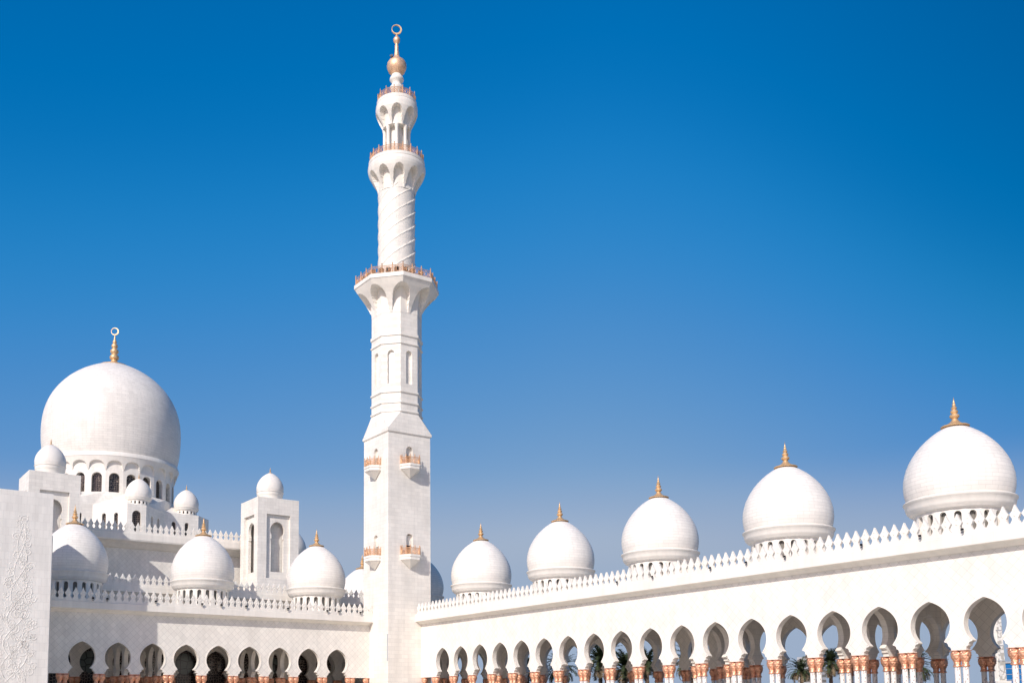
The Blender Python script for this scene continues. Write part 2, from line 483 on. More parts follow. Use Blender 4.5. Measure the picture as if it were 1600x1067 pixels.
dome_prof = [(4.10, 19.42), (4.24, 19.8), (4.34, 20.3), (4.37, 20.85), (4.33, 21.4), (4.22, 21.95), (4.05, 22.5), (3.82, 23.0), (3.54, 23.5), (3.2, 24.0), (2.82, 24.45), (2.4, 24.87),
             (1.95, 25.25), (1.5, 25.57), (1.05, 25.83), (.6, 26.02), (0, 26.12)]
collar_prof = [(4.05, 19.44), (4.40, 19.42), (4.46, 19.36), (4.44, 19.24), (4.34, 19.18), (4.27, 18.75), (4.16, 18.52), (4.02, 18.42), (4.0, 18.34), (3.8, 18.24), (3.66, 18.2), (3.4, 18.2), (3.4, 19.44)]
def dome_bm(k=1.0, z0=0.0, n=72):
    bm = bmesh.new(); lathe(bm, [(r * k, (z - 15.2) * k + z0) for r, z in dome_prof], n); return bm
def drum_bm(k=1.0, z0=0.0, nwin=20, wz0=16.0, wz1=18.0, hw=.27, rad=3.66, zb=15.2):
    """ring of arched windows below the collar, plus the collar mouldings"""
    bm = bmesh.new()
    ang = 2 * PI / nwin
    hwid = rad * math.sin(ang / 2)
    for i in range(nwin):
        a = (i + .5) * ang
        n_ = Vector((math.cos(a), math.sin(a), 0)); u_ = Vector((-math.sin(a), math.cos(a), 0))
        fr = Fr(n_ * rad * math.cos(ang / 2) * k, u_ * k, n_ * k)
        Z = lambda z: (z - 15.2) * k + z0
        hole = [(-hw, Z(wz0)), (-hw, Z(wz1 - hw))] + [(-hw * math.cos(t), Z(wz1 - hw + hw * math.sin(t))) for t in [PI * j / 8 for j in range(1, 8)]] + [(hw, Z(wz1 - hw)), (hw, Z(wz0))]
        shell(bm, [(-hwid, Z(zb)), (-hwid, Z(18.22)), (hwid, Z(18.22)), (hwid, Z(zb))], [hole], fr, -.35, 0)
    return bm
def collar_bm(k=1.0, z0=0.0):
    bm = bmesh.new(); lathe(bm, [(r * k, (z - 15.2) * k + z0) for r, z in collar_prof + [collar_prof[0]]], 72); return bm
def glaze_bm(k=1.0, z0=0.0, r=3.2):
    bm = bmesh.new(); lathe(bm, [(r * k, z0 + .01), (r * k, z0 + 3.2 * k)], 40); return bm

DOME_SRC = {}
def add_dome(parent, x, y, k=1.0, z0=15.2, kind='arcade'):
    key = (k, kind)
    if key not in DOME_SRC:
        if kind == 'arcade':
            ms = [('dome', dome_bm(k), M_DOME, 40), ('drum', drum_bm(k), M_TRIM, 30), ('collar', collar_bm(k), M_TRIM, 50), ('drum_glazing', glaze_bm(k), M_DRUMIN, 30), ('finial', finial_bm(1.0 * k, 10.9 * k), M_GOLD, 40)]
        else:   # small turret dome, nearly plain, with tiny windows
            ms = [('dome', dome_bm(k, -1.35 * k, 48), M_SMALLDOME, 40), ('drum', drum_bm(k, -1.35 * k, 16, 17.0, 17.95, .30, 3.7, 16.55), M_TRIM, 30), ('collar', collar_bm(k, -1.35 * k), M_TRIM, 50),
                  ('drum_glazing', glaze_bm(k, 0, 3.2), M_DARK, 30), ('finial', finial_bm(.80 * k, 9.55 * k, .62 * k), M_GOLD, 40)]
            if kind == 'plain': ms = [ms[0], ('drum', plaindrum(k), M_TRIM, 50), ms[4]]
        DOME_SRC[key] = [(nm, obj(nm, b, m, None, s)) for nm, b, m, s in ms]
        src = DOME_SRC[key]
        src[0][1].parent = parent; src[0][1].location = (x, y, z0)
        for nm, o in src[1:]: o.parent = src[0][1]
        return src[0][1]
    src = DOME_SRC[key]
    d = inst(src[0][1], parent, (x, y, z0))
    for nm, o in src[1:]: inst(o, d, (0, 0, 0))
    return d
def plaindrum(k):
    bm = bmesh.new()
    lathe(bm, [(r * k, z * k) for r, z in [(3.4, 0), (4.02, 0), (4.02, 1.75), (4.12, 1.85), (4.2, 1.95), (4.22, 2.85), (4.4, 2.92), (4.42, 3.05), (4.1, 3.1), (3.4, 3.1)]], 48)
    return bm

shaft_src = None
def build_columns(parent, pts, first, limit=100):
    """each column a part with its capital below it; beyond the limit one joined part"""
    global shaft_src
    for i, (x, y) in enumerate(pts[:limit]):
        if shaft_src is None:
            s = obj('column', column_meshes(), M_COL, parent, 50); s.location = (x, y, 0)
            c = obj('capital', capital_bm(), M_COPPER, s, 60)
            shaft_src = (s, c)
        else:
            s = inst(shaft_src[0], parent, (x, y, 0)); inst(shaft_src[1], s, (0, 0, 0))
    if len(pts) > limit:
        bm = bmesh.new(); bm2 = bmesh.new()
        for x, y in pts[limit:]:
            t = bmesh.new(); t.from_mesh(shaft_src[0].data); bmesh.ops.translate(t, verts=t.verts, vec=(x, y, 0)); me = bpy.data.meshes.new('t'); t.to_mesh(me); t.free(); bm.from_mesh(me); bpy.data.meshes.remove(me)
            t = bmesh.new(); t.from_mesh(shaft_src[1].data); bmesh.ops.translate(t, verts=t.verts, vec=(x, y, 0)); me = bpy.data.meshes.new('t'); t.to_mesh(me); t.free(); bm2.from_mesh(me); bpy.data.meshes.remove(me)
        s = obj('further_columns', bm, M_COL, parent, 50); s['kind'] = 'stuff'
        c = obj('further_capitals', bm2, M_COPPER, s, 60); c['kind'] = 'stuff'

def arcade(name, label, fr, a0_, nb, nb_rear, ustart, uend, fl, closed, dome_us, beam_end):
    root = thing(name, label, 'arcade', tuple(fr(-30, 0, 0)))
    off = -root.location
    RS = 0.0 if closed else 0.3
    inv = Vector(off)
    kids = []
    def add(nm, bm, m, smooth=None):
        o = obj(nm, bm, m, root, smooth); o.location = inv; kids.append(o); return o
    # front wall: u grows along the wall away from the corner (negative world direction)
    bm = bmesh.new()
    for i in range(nb): bay(bm, fr, -a0_ - i * B, -.6, 0, 13.75)
    out = [(-a0_ + B / 2, ZC), (ustart, ZC), (ustart, 13.75), (-a0_ + B / 2, 13.75)]
    plate(bm, out, [], fr, -.6, 0)
    ue = -a0_ - nb * B + B / 2
    if beam_end < ue: plate(bm, [(ue, ZC), (beam_end, ZC), (beam_end, 13.75), (ue, 13.75)], [], fr, -.6, 0)
    add('front_wall', bm, M_FACADE)
    bm = bmesh.new()
    for i in range(nb): surround(bm, fr, -a0_ - i * B, 0.0, .045)
    add('arch_surround', bm, M_TRIM)
    # rear row
    bm = bmesh.new()
    for i in range(-7 if not closed else -2, nb_rear): bay(bm, fr, -a0_ - i * B + RS, -RX - .55, -RX, 12.8)
    o = add('rear_wall', bm, M_FACADE)
    # cross walls at the edges of each domed bay
    cu = []
    for k in range(0, nb // 4 + 1):
        c = -a0_ - 4 * k * B
        for s in (1, -1):
            u = c + s * 1.5 * B
            if u < ustart - 3 and u > -a0_ - nb * B + B: cu.append(u)
    if not closed: cu = [-a0_ + 1.5 * B, -a0_ + 2.5 * B, -a0_ + 5.5 * B] + cu
    for u in cu:
        f2 = Fr(fr(u, 0, 0), -fr.w, fr.u)
        bm = bmesh.new()
        L = (RX - .6) / 3
        for k in range(3): bay(bm, f2, .6 + L * (k + .5), -.28, .28, 12.8, L / 2, .93)
        add('cross_wall', bm, M_WALL)
    # roof slab
    bm = bmesh.new()
    box(bm, fr, beam_end, ustart + (18 if not closed else 4), -RX - 1.0, -.62, 12.8, 15.0)
    add('roof', bm, M_TRIM)
    if closed:
        bm = bmesh.new()
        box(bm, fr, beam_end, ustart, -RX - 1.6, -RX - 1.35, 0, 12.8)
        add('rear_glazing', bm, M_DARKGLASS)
    # cornice + cresting
    bm = bmesh.new()
    extrude(bm, fr, CORNICE, beam_end, ustart)
    add('cornice', bm, M_TRIM)
    bm = bmesh.new()
    cresting(bm, fr, beam_end, ustart + .2, .90, 15.12)
    add('parapet_cresting', bm, M_TRIM)
    # columns
    pts = []
    for i in range(nb + 1):
        u = -a0_ - (i - .5) * B
        for d in (-.33, .33): pts.append((u + d, -.30))
    pts.insert(0, (ustart - .55, -.30))
    tp = []
    for u in cu:
        for k in (1, 2):
            for d in (-.33, .33): tp.append((u + d * .0 + (d if True else 0), -(.6 + L * k)))
    rp = []
    for i in range(-1, nb_rear + 1):
        u = -a0_ - (i - .5) * B + RS
        for d in (-.33, .33): rp.append((u + d, -RX - .27))
    far = [q for q in rp]
    allp = [q for q in pts if q[0] > -91] + [q for q in tp if q[0] > -91] + far + [q for q in pts + tp if q[0] <= -91]
    w = [tuple((fr(u, ww, 0) + inv)[:2]) for u, ww in allp]
    build_columns(root, w, None)
    for u in dome_us:
        q = fr(u, -7.70, 0) + inv
        add_dome(root, q.x, q.y, 1.0, 15.2)
    return root

FL = Fr((0, 0, 0), (1, 0, 0), (0, -1, 0))
FRt = Fr((0, 0, 0), (0, 1, 0), (-1, 0, 0))
left = arcade('arcade', 'white marble arcade wing left of the minaret with nine horseshoe arches and copper capitals', FL, AL, 9, 10, -5.47, None, True, True,
              [-10.33, -28.06, -45.79], -53.2)
right = arcade('arcade', 'long white marble arcade wing right of the minaret, sky and palms showing through its arches', FRt, AR, 23, 23, -5.27, None, False, False,
               [-9.446 + 17.733 * k for k in (2, 1, 0, -1, -2, -3, -4, -5)], -112.0)

# grey-green lunettes in the rear arches of the left arcade, seen through the front row
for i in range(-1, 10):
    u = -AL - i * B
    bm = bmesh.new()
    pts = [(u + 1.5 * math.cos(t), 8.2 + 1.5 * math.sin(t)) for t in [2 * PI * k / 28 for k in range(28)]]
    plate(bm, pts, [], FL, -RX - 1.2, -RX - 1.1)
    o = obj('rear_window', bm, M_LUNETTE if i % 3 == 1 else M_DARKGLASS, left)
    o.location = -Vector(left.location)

# ------------------------------------------------------------------ minaret
MX, MY, MW = -5.47, -5.272, 7.14
cx, cy = MX + MW / 2, MY + MW / 2
mt = thing('minaret', 'tall white marble minaret with golden crescent top rising where the two arcades meet', 'minaret', (cx, cy, 0))
def mpart(nm, bm, m, smooth=None): return obj(nm, bm, m, mt, smooth)
h = MW / 2
bm = bmesh.new()
doorw, = (.56,)
def arch_hole(uc, z0, z1, hw, n=10):
    return [(uc - hw, z0), (uc - hw, z1 - hw)] + [(uc - hw * math.cos(PI * j / n), z1 - hw + hw * math.sin(PI * j / n)) for j in range(1, n)] + [(uc + hw, z1 - hw), (uc + hw, z0)]
FACES = [Fr((0, -h, 0), (1, 0, 0), (0, -1, 0)), Fr((-h, 0, 0), (0, -1, 0), (-1, 0, 0)), Fr((0, h, 0), (-1, 0, 0), (0, 1, 0)), Fr((h, 0, 0), (0, 1, 0), (1, 0, 0))]
for k, fr in enumerate(FACES):
    holes = []
    if k < 2: holes = [arch_hole(0, 36.8, 39.55, .56), arch_hole(0, 23.62, 26.75, .56)]
    shell(bm, [(-h, 0), (h, 0), (h, 41.3), (-h, 41.3)], holes, fr, -.55, 0)
mpart('square_shaft', bm, M_WALL)
bm = bmesh.new()
lathe(bm, [(0, 41.3), (h * 1.4142 + .05, 41.3), (h * 1.4142 + .25, 41.45), (h * 1.4142 + .25, 41.75), (h * 1.4142 + .12, 41.85)], 4, a0=PI / 4)
# broach from square to octagon
AO = 3.50; RO = AO / math.cos(PI / 8)
hs = h + .10
sq = [bm.verts.new((sx * hs, sy * hs, 41.86)) for sx, sy in ((1, 1), (-1, 1), (-1, -1), (1, -1))]
oc = [bm.verts.new((RO * math.cos(PI / 8 + PI / 4 * i), RO * math.sin(PI / 8 + PI / 4 * i), 44.6)) for i in range(8)]
for i in range(4):
    a, b = oc[2 * i], oc[2 * i + 1]
    bm.faces.new([sq[i], b, a])
    bm.faces.new([sq[i], b, oc[(2 * i + 2) % 8], sq[(i + 1) % 4]][::-1])
bm.faces.new(sq)
mpart('shaft_cornice', bm, M_WALL)
# octagonal shaft with blind niches
bm = bmesh.new()
half = AO * math.tan(PI / 8)
for k in range(8):
    a = PI / 4 * k
    n_ = Vector((math.cos(a), math.sin(a), 0)); u_ = Vector((-math.sin(a), math.cos(a), 0))
    fr = Fr(n_ * AO, u_, n_)
    shell(bm, [(-half, 44.5), (half, 44.5), (half, 64.0), (-half, 64.0)], [arch_hole(0, 48.9, 53.9, .52)], fr, -.42, 0)
lathe(bm, [(RO - .40, 44.6), (RO - .40, 62)], 8, a0=PI / 8)
mpart('octagonal_shaft', bm, M_WALL)
def band(z0, z1, d=.16):
    bm = bmesh.new()
    r_ = RO + d * 1.08
    lathe(bm, [(RO - .05, z0), (RO + .01, z0), (r_, z0 + .1), (r_, z1 - .08), (RO + .01, z1), (RO - .05, z1)], 8, a0=PI / 8)
    mpart('string_course', bm, M_TRIM)
for z0, z1 in ((44.55, 44.95), (45.85, 46.25), (47.45, 47.85), (54.75, 55.1), (56.0, 56.6)): band(z0, z1)

def octr(a):   # radius factor of a regular octagon with unit apothem
    t = (a + PI / 8) % (PI / 4) - PI / 8
    return 1 / math.cos(t)
def corbel(nm, z0, z1, rin, rout_prof, nn, octo, n=352, m=64, apex=.86, wfrac=.36, phase=0.0, mat=None):
    """flaring bracket ring with pointed niches cut into it"""
    bm = bmesh.new()
    rows = []
    def rout(t):
        for (t0, r0_), (t1, r1_) in zip(rout_prof, rout_prof[1:]):
            if t <= t1: return r0_ + (r1_ - r0_) * (t - t0) / (t1 - t0)
        return rout_prof[-1][1]
    for j in range(m + 1):
        t = j / m
        row = []
        for i in range(n):
            a = 2 * PI * i / n
            ph = ((a - phase) / (2 * PI / nn)) % 1.0 - .5
            x = abs(ph)
            # pointed arch outline: half width as a function of height
            if t < .0: hwid = wfrac
            elif t < apex * .55: hwid = wfrac * (1.18 - .18 * t / (apex * .55))
            elif t < apex:
                q = (t - apex * .55) / (apex * .45); hwid = wfrac * math.sqrt(max(0, 1 - q ** 1.7))
            else: hwid = -1
            ri = rin + (rout(t) - rin) * .30 * t
            rr = ri if x < hwid else rout(t)
            if x < hwid: rr = min(rr, rout(t))
            if octo: rr *= octr(a)
            row.append(bm.verts.new((rr * math.cos(a), rr * math.sin(a), z0 + (z1 - z0) * t)))
        rows.append(row)
    for A, B_ in zip(rows, rows[1:]):
        for i in range(n): bm.faces.new([A[i], A[(i + 1) % n], B_[(i + 1) % n], B_[i]])
    bm.faces.new(rows[-1])
    return bm
bm = corbel('c', 59.6, 64.0, AO + .02, [(0, AO + .04), (.2, AO + .30), (.4, AO + .75), (.6, AO + 1.25), (.8, AO + 1.85), (1, AO + 2.36)], 8, True, apex=.84, wfrac=.36, phase=0)
lathe(bm, [(r / math.cos(PI / 8), z) for r, z in [(5.2, 63.98), (5.86, 63.99), (5.96, 64.05), (5.96, 64.62), (5.85, 64.68), (0, 64.68)]], 8, a0=PI / 8)
mpart('octagonal_balcony', bm, M_TRIM)
# spiral shaft
bm = bmesh.new()
rows = []
NS, NZ = 192, 210
for j in range(NZ + 1):
    z = 64.68 + (79.9 - 64.68) * j / NZ
    row = []
    for i in range(NS):
        a = 2 * PI * i / NS
        ph = ((z / 12.6) - a / (2 * PI)) * 6 % 1.0
        r_ = 2.70 + .11 * ph if ph > .10 else 2.86
        row.append(bm.verts.new((r_ * math.cos(a), r_ * math.sin(a), z)))
    rows.append(row)
for A, B_ in zip(rows, rows[1:]):
    for i in range(NS): bm.faces.new([A[i], A[(i + 1) % NS], B_[(i + 1) % NS], B_[i]])
mpart('spiral_shaft', bm, M_SHAFT)
bm = corbel('c', 79.3, 83.1, 2.80, [(0, 2.82), (.2, 3.05), (.4, 3.45), (.6, 3.9), (.78, 4.22), (.9, 4.36), (1, 4.40)], 10, False, apex=.80, wfrac=.36, phase=.18)
lathe(bm, [(4.2, 83.08), (4.41, 83.09), (4.36, 83.5), (4.22, 83.72), (4.28, 83.8), (4.28, 84.22), (4.18, 84.3), (0, 84.3)], 72)
mpart('middle_balcony', bm, M_TRIM)
bm = bmesh.new()
lathe(bm, [(1.25, 84.3), (1.25, 90.6)], 24)
mpart('lantern_core', bm, M_SHAFT, 40)
for k in range(8):
    bm = bmesh.new()
    a = PI / 4 * k + .25
    lathe(bm, [(.36, 84.3), (.36, 84.7), (.28, 84.8), (.27, 89.2), (.34, 89.4), (.38, 89.75), (.0, 89.75)], 14, c=(1.83 * math.cos(a), 1.83 * math.sin(a)))
    mpart('lantern_column', bm, M_TRIM, 50)
bm = corbel('c', 89.7, 92.9, 1.95, [(0, 2.16), (.15, 2.3), (.4, 2.72), (.6, 3.0), (.8, 3.20), (1, 3.22)], 8, False, n=288, m=48, apex=.82, wfrac=.36, phase=.25 - PI / 8)
lathe(bm, [(3.0, 92.88), (3.22, 92.89), (3.18, 93.3), (3.02, 93.55), (3.06, 93.6), (3.06, 94.0), (2.98, 94.1), (0, 94.1)], 64)
lathe(bm, [(0, 89.72), (2.16, 89.71)], 64)
mpart('upper_balcony', bm, M_TRIM)
bm = bmesh.new()
lathe(bm, [(.95, 94.1), (.80, 94.3), (.74, 95.2), (.80, 95.8), (.97, 96.35), (1.05, 96.62), (1.02, 96.8), (.80, 97.0), (.70, 97.2), (.74, 97.45), (.98, 97.72), (1.08, 97.92), (1.05, 98.2), (.82, 98.5), (.78, 98.75), (0, 98.75)], 40)
mpart('neck', bm, M_TRIM, 60)
bm = bmesh.new()
lathe(bm, [(.78, 98.72), (.92, 98.9), (1.25, 99.3), (1.45, 99.75), (1.52, 100.15), (1.45, 100.6), (1.22, 101.0), (.85, 101.3), (.60, 101.5), (.44, 101.8), (.36, 102.3), (.30, 103.0), (.30, 103.5), (.24, 103.6), (.22, 103.9),
           (.40, 104.1), (.52, 104.4), (.53, 104.62), (.42, 104.85), (.22, 105.1), (.10, 105.4), (.05, 105.6), (0, 105.65)], 36)
bulb = mpart('gold_bulb', bm, M_GOLD2, 60)
def crescent(c, R_, right, th=.10, tilt=0.0, off=.22):
    """crescent ring: outer circle with an inner circle set off centre"""
    bm = bmesh.new()
    n = 40
    rot = lambda u, v: (u * math.cos(tilt) - v * math.sin(tilt), u * math.sin(tilt) + v * math.cos(tilt))
    rv = []
    nrm = Vector((-right[1], right[0], 0))
    for w in (-th, th):
        o_, i_ = [], []
        for k in range(n):
            a = 2 * PI * k / n
            u, v = rot(R_ * math.cos(a), R_ * math.sin(a))
            o_.append(bm.verts.new(Vector(c) + Vector((right[0] * u, right[1] * u, v)) + nrm * w))
            u, v = rot(-R_ * off * .5 + R_ * .80 * math.cos(a), R_ * .80 * math.sin(a))
            i_.append(bm.verts.new(Vector(c) + Vector((right[0] * u, right[1] * u, v)) + nrm * w))
        rv.append((o_, i_))
        for k in range(n): bm.faces.new([o_[k], o_[(k + 1) % n], i_[(k + 1) % n], i_[k]])
    for q in (0, 1):
        for k in range(n): bm.faces.new([rv[0][q][k], rv[0][q][(k + 1) % n], rv[1][q][(k + 1) % n], rv[1][q][k]])
    return bm
obj('crescent', crescent((0, 0, 106.25), .80, (.90, -.43), tilt=R(-35)), M_GOLD, bulb)

def railing(bm, pts, z, hh, post=.08, step=None, closed=True, sub=2):
    n = len(pts)
    seg = [(pts[i], pts[(i + 1) % n]) for i in range(n if closed else n - 1)]
    for (x0, y0), (x1, y1) in seg:
        a = Vector((x0, y0, 0)); b = Vector((x1, y1, 0)); L = (b - a).length
        k = max(1, round(L / step)) if step else 1
        d = (b - a) / k
        for q in range(k):
            p, s = a + d * q, a + d * (q + 1)
            tube(bm, [(p.x, p.y, z), (p.x, p.y, z + hh * 1.22)], post, 6)
            tube(bm, [(p.x, p.y, z + hh * 1.22), (p.x, p.y, z + hh * 1.22 + .16)], [post * 1.6, .01], 6)
            for zz, rr in ((.10, .045), (.94, .055), (.78, .03)):
                tube(bm, [(p.x, p.y, z + hh * zz), (s.x, s.y, z + hh * zz)], rr, 4)
            for e in range(sub):
                p1 = p + (s - p) * (e / sub); p2 = p + (s - p) * ((e + 1) / sub); pm = (p1 + p2) / 2
                tube(bm, [(p1.x, p1.y, z + hh * .1), (p2.x, p2.y, z + hh * .78)], .036, 4)
                tube(bm, [(p2.x, p2.y, z + hh * .1), (p1.x, p1.y, z + hh * .78)], .036, 4)
                ring = []
                for g in range(9):
                    t = 2 * PI * g / 8; rr = hh * .22
                    q3 = pm + (p2 - p1).normalized() * rr * math.cos(t)
                    ring.append((q3.x, q3.y, z + hh * .44 + rr * math.sin(t)))
                tube(bm, ring, .042, 4, cap=False)
    if not closed:
        x, y = pts[-1]
        tube(bm, [(x, y, z), (x, y, z + hh * 1.22)], post, 6)
def ringpts(r_, n, ph=0): return [(r_ * math.cos(ph + 2 * PI * k / n), r_ * math.sin(ph + 2 * PI * k / n)) for k in range(n)]
bm = bmesh.new(); railing(bm, ringpts(5.72 / math.cos(PI / 8), 8, PI / 8), 64.68, 1.15, .075, 1.55); mpart('railing', bm, M_RAIL)
bm = bmesh.new(); railing(bm, ringpts(4.08, 20), 84.3, 1.05, .07, None); mpart('railing', bm, M_RAIL)
bm = bmesh.new(); railing(bm, ringpts(2.9, 14), 94.1, 1.05, .06, None); mpart('railing', bm, M_RAIL)
# small faceted balconies on two faces
for k in (0, 1):
    fr = FACES[k]
    for zs in (36.75, 23.57):
        Wd, Fd, Pd = 1.62, .82, 1.55
        plan = [(-Wd, 0.005), (-Wd, .45), (-Fd, Pd), (Fd, Pd), (Wd, .45), (Wd, 0.005)]
        bm = bmesh.new()
        def ring_at(s, z): return [bm.verts.new(fr(u * s, w * s if w > .01 else w, z)) for u, w in plan]
        lv = [ring_at(1.0, zs), ring_at(1.0, zs - .30), ring_at(.95, zs - .32), ring_at(.95, zs - .72), ring_at(.88, zs - .78)]
        for A, B_ in zip(lv, lv[1:]):
            for i in range(6): bm.faces.new([A[i], A[(i + 1) % 6], B_[(i + 1) % 6], B_[i]])
        bm.faces.new(lv[0])
        tip = bm.verts.new(fr(0, .12, zs - 1.95))
        for i in range(5): bm.faces.new([lv[-1][i], lv[-1][i + 1], tip])
        bl = mpart('balcony', bm, M_TRIM)
        bm = bmesh.new()
        pp = [(fr(u * .94, max(.05, w * .94), 0).x, fr(u * .94, max(.05, w * .94), 0).y) for u, w in plan]
        railing(bm, pp, zs, 1.0, .06, .8, closed=False, sub=1)
        obj('balcony_railing', bm, M_RAIL, bl)
        bm = bmesh.new()
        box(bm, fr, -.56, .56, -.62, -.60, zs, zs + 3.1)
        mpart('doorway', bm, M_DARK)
        bm = bmesh.new()
        box(bm, fr, -.54, .54, -.44, -.40, zs + 1.55, zs + 3.0)
        mpart('door_transom', bm, M_WALL)
# slim stop-chamfer slot low on the front corner, recess shade painted as grey strip
bm = bmesh.new()
box(bm, WORLD, -h - .02, -h + .01, -h + .04, -h + .34, 8.4, 12.2)
mpart('corner_slot_strip', bm, M_BUILD)

# floodlights standing on the octagonal balcony
def floodlight_bm():
    bm = bmesh.new()
    box(bm, WORLD, -.26, .26, -.14, .14, .45, .88)
    box(bm, WORLD, -.32, .32, -.17, -.14, .42, .91)
    tube(bm, [(0, 0, 0), (0, 0, .46)], .05, 6)
    tube(bm, [(-.30, 0, .25), (-.30, 0, .62)], .03, 4); tube(bm, [(.30, 0, .25), (.30, 0, .62)], .03, 4); tube(bm, [(-.30, 0, .25), (.30, 0, .25)], .03, 4)
    box(bm, WORLD, -.2, .2, -.2, .2, 0, .06)
    return bm
fl_src = None
def floodlight(loc, rz, label, group, s=1.0):
    global fl_src
    if fl_src is None:
        o = obj('floodlight', floodlight_bm(), M_BLACK); fl_src = o
    else:
        o = fl_src.copy(); C.objects.link(o)
    o.location = loc; o.rotation_euler = (0, 0, rz); o.scale = (s, s, s)
    tag(o, label, 'floodlight', group)
rr = 5.15 / math.cos(PI / 8)
V8 = [(rr * math.cos(PI / 8 + PI / 4 * i), rr * math.sin(PI / 8 + PI / 4 * i)) for i in range(8)]
for (i, j, ts) in ((3, 4, (.25, .6, .9)), (4, 5, (.25, .5, .8)), (5, 6, (.12, .4, .75))):
    for t in ts:
        x = V8[i][0] * (1 - t) + V8[j][0] * t; y = V8[i][1] * (1 - t) + V8[j][1] * t
        floodlight((cx + x, cy + y, 64.69), math.atan2(y, x) - PI / 2, 'black floodlight standing behind the copper railing of the widest minaret balcony', 'floodlights on the octagonal minaret balcony', 1.15)
# loudspeaker on the gold bulb
lsp = thing('loudspeaker', 'small grey horn loudspeaker fixed on the left shoulder of the golden bulb', 'loudspeaker', (cx - .95, cy - .25, 101.0))
bm = bmesh.new(); tube(bm, [(0.45, .1, -.35), (0, 0, .05)], .07, 6); obj('bracket', bm, M_BLACK, lsp)
bm = bmesh.new(); tube(bm, [(.15, .1, 0), (-.05, -.05, .12), (-.33, -.28, .30)], [.12, .16, .26], 12); obj('horn', bm, M_SILVER, lsp)

# floodlights between the merlons
LBL_L = 'small black floodlight between merlons on the parapet of the left arcade'
LBL_R = 'small black floodlight between merlons on the parapet of the right arcade'
for x in (-45.41, -43.66, -37.51, -31.31, -28.66, -25.15, -19.03, -12.94, -11.12, -7.64):
    floodlight((x, -1.12, 15.13), 0, LBL_L, 'floodlights along the left arcade parapet', .45)
for y in (-47.0, -52.32, -60.18, -64.58, -68.97, -76.77, -82.02, -85.5):
    floodlight((-1.12, y, 15.13), -PI / 2, LBL_R, 'floodlights along the right arcade parapet', .36)

# ------------------------------------------------------------------ portal block on the left
pb = thing('portal_wall', 'plain white marble portal block at the left edge with carved vine relief', 'wall', (-66, -4, 0))
poff = -Vector(pb.location)
bm = bmesh.new()
box(bm, WORLD, -82, -52.2, -8.8, 1.4, 0, 26.34)
o = obj('block', bm, M_PORTAL, pb); o.location = poff
bm = bmesh.new()
box(bm, WORLD, -53.2, -51.98, -8.2, -1.0, 0, 21.6)
o = obj('side_pilaster', bm, M_PORTAL, pb); o.location = poff
# vine relief
def relief():
    bm = bmesh.new()
    rnd = random.Random(5)
    def P(x, z, w=.045): return (x, -8.8 - w, z)
    def halfw(z):
        t = (23.7 - z) / 18.0
        return .35 + 1.75 * min(1, t * 1.25) if t > 0 else 0
    def cxx(z): return -55.45 - max(0, (18 - z)) * .035
    def strip(pts, wd):
        """raised rounded strip: 4-point section"""
        rows = []
        for k, (x, z) in enumerate(pts):
            a = Vector(pts[max(0, k - 1)]); b = Vector(pts[min(len(pts) - 1, k + 1)])
            t = (b - a)
            if t.length < 1e-6: t = Vector((1, 0))
            t.normalize(); n = Vector((-t.y, t.x))
            w = wd * (1 - .6 * k / len(pts))
            rows.append([bm.verts.new(P(x - n.x * w, z - n.y * w, -.01)), bm.verts.new(P(x - n.x * w * .4, z - n.y * w * .4, .03)), bm.verts.new(P(x + n.x * w * .4, z + n.y * w * .4, .03)), bm.verts.new(P(x + n.x * w, z + n.y * w, -.01))])
        for A, B_ in zip(rows, rows[1:]):
            for i in range(3): bm.faces.new([A[i], A[i + 1], B_[i + 1], B_[i]])
    def leaf(x, z, a, L):
        c, s = math.cos(a), math.sin(a)
        pts = [(0, 0), (.35 * L, .22 * L), (L, 0), (.35 * L, -.22 * L)]
        q = [bm.verts.new(P(x + c * u - s * v, z + s * u + c * v, -.01)) for u, v in pts]
        m_ = bm.verts.new(P(x + c * .4 * L, z + s * .4 * L, .035))
        for i in range(4): bm.faces.new([q[i], q[(i + 1) % 4], m_])
    def scroll(x, z, r_, d, a0_, leaves=7):
        pts = []
        for k in range(26):
            t = k / 25
            a = a0_ + d * t * 2 * PI * 1.3
            rr = r_ * (1 - .8 * t)
            pts.append((x + rr * math.cos(a), z + rr * math.sin(a)))
        strip(pts, .055)
        for k in range(leaves):
            t = rnd.random() * .9; a = a0_ + d * t * 2 * PI * 1.3; rr = r_ * (1 - .8 * t)
            leaf(x + rr * math.cos(a), z + rr * math.sin(a), a + rnd.uniform(-.6, .9) * d, rnd.uniform(.16, .34))
        for k in range(5): leaf(x, z, a0_ + k * 2 * PI / 5, .16)
    # stems
    for ph in (0, 2.1, 4.2):
        pts = []
        z = 0.0
        while z < 23:
            pts.append((cxx(z) + halfw(z) * .62 * math.sin(z * .75 + ph), z)); z += .25
        strip(pts, .085)
    z = 1.0
    while z < 23.2:
        hw_ = halfw(z)
        n = max(1, int(hw_ * 2.0))
        for k in range(n):
            x = cxx(z) + rnd.uniform(-1, 1) * hw_
            scroll(x, z + rnd.uniform(-.3, .3), rnd.uniform(.28, .62), rnd.choice((-1, 1)), rnd.uniform(0, 6.28))
        for k in range(9):
            leaf(cxx(z) + rnd.uniform(-1, 1) * (hw_ + .15), z + rnd.uniform(-.3, .3), rnd.uniform(0, 6.28), rnd.uniform(.2, .42))
        z += .48
    return bm
o = obj('vine_relief', relief(), M_PORTAL, pb, 30); o.location = poff

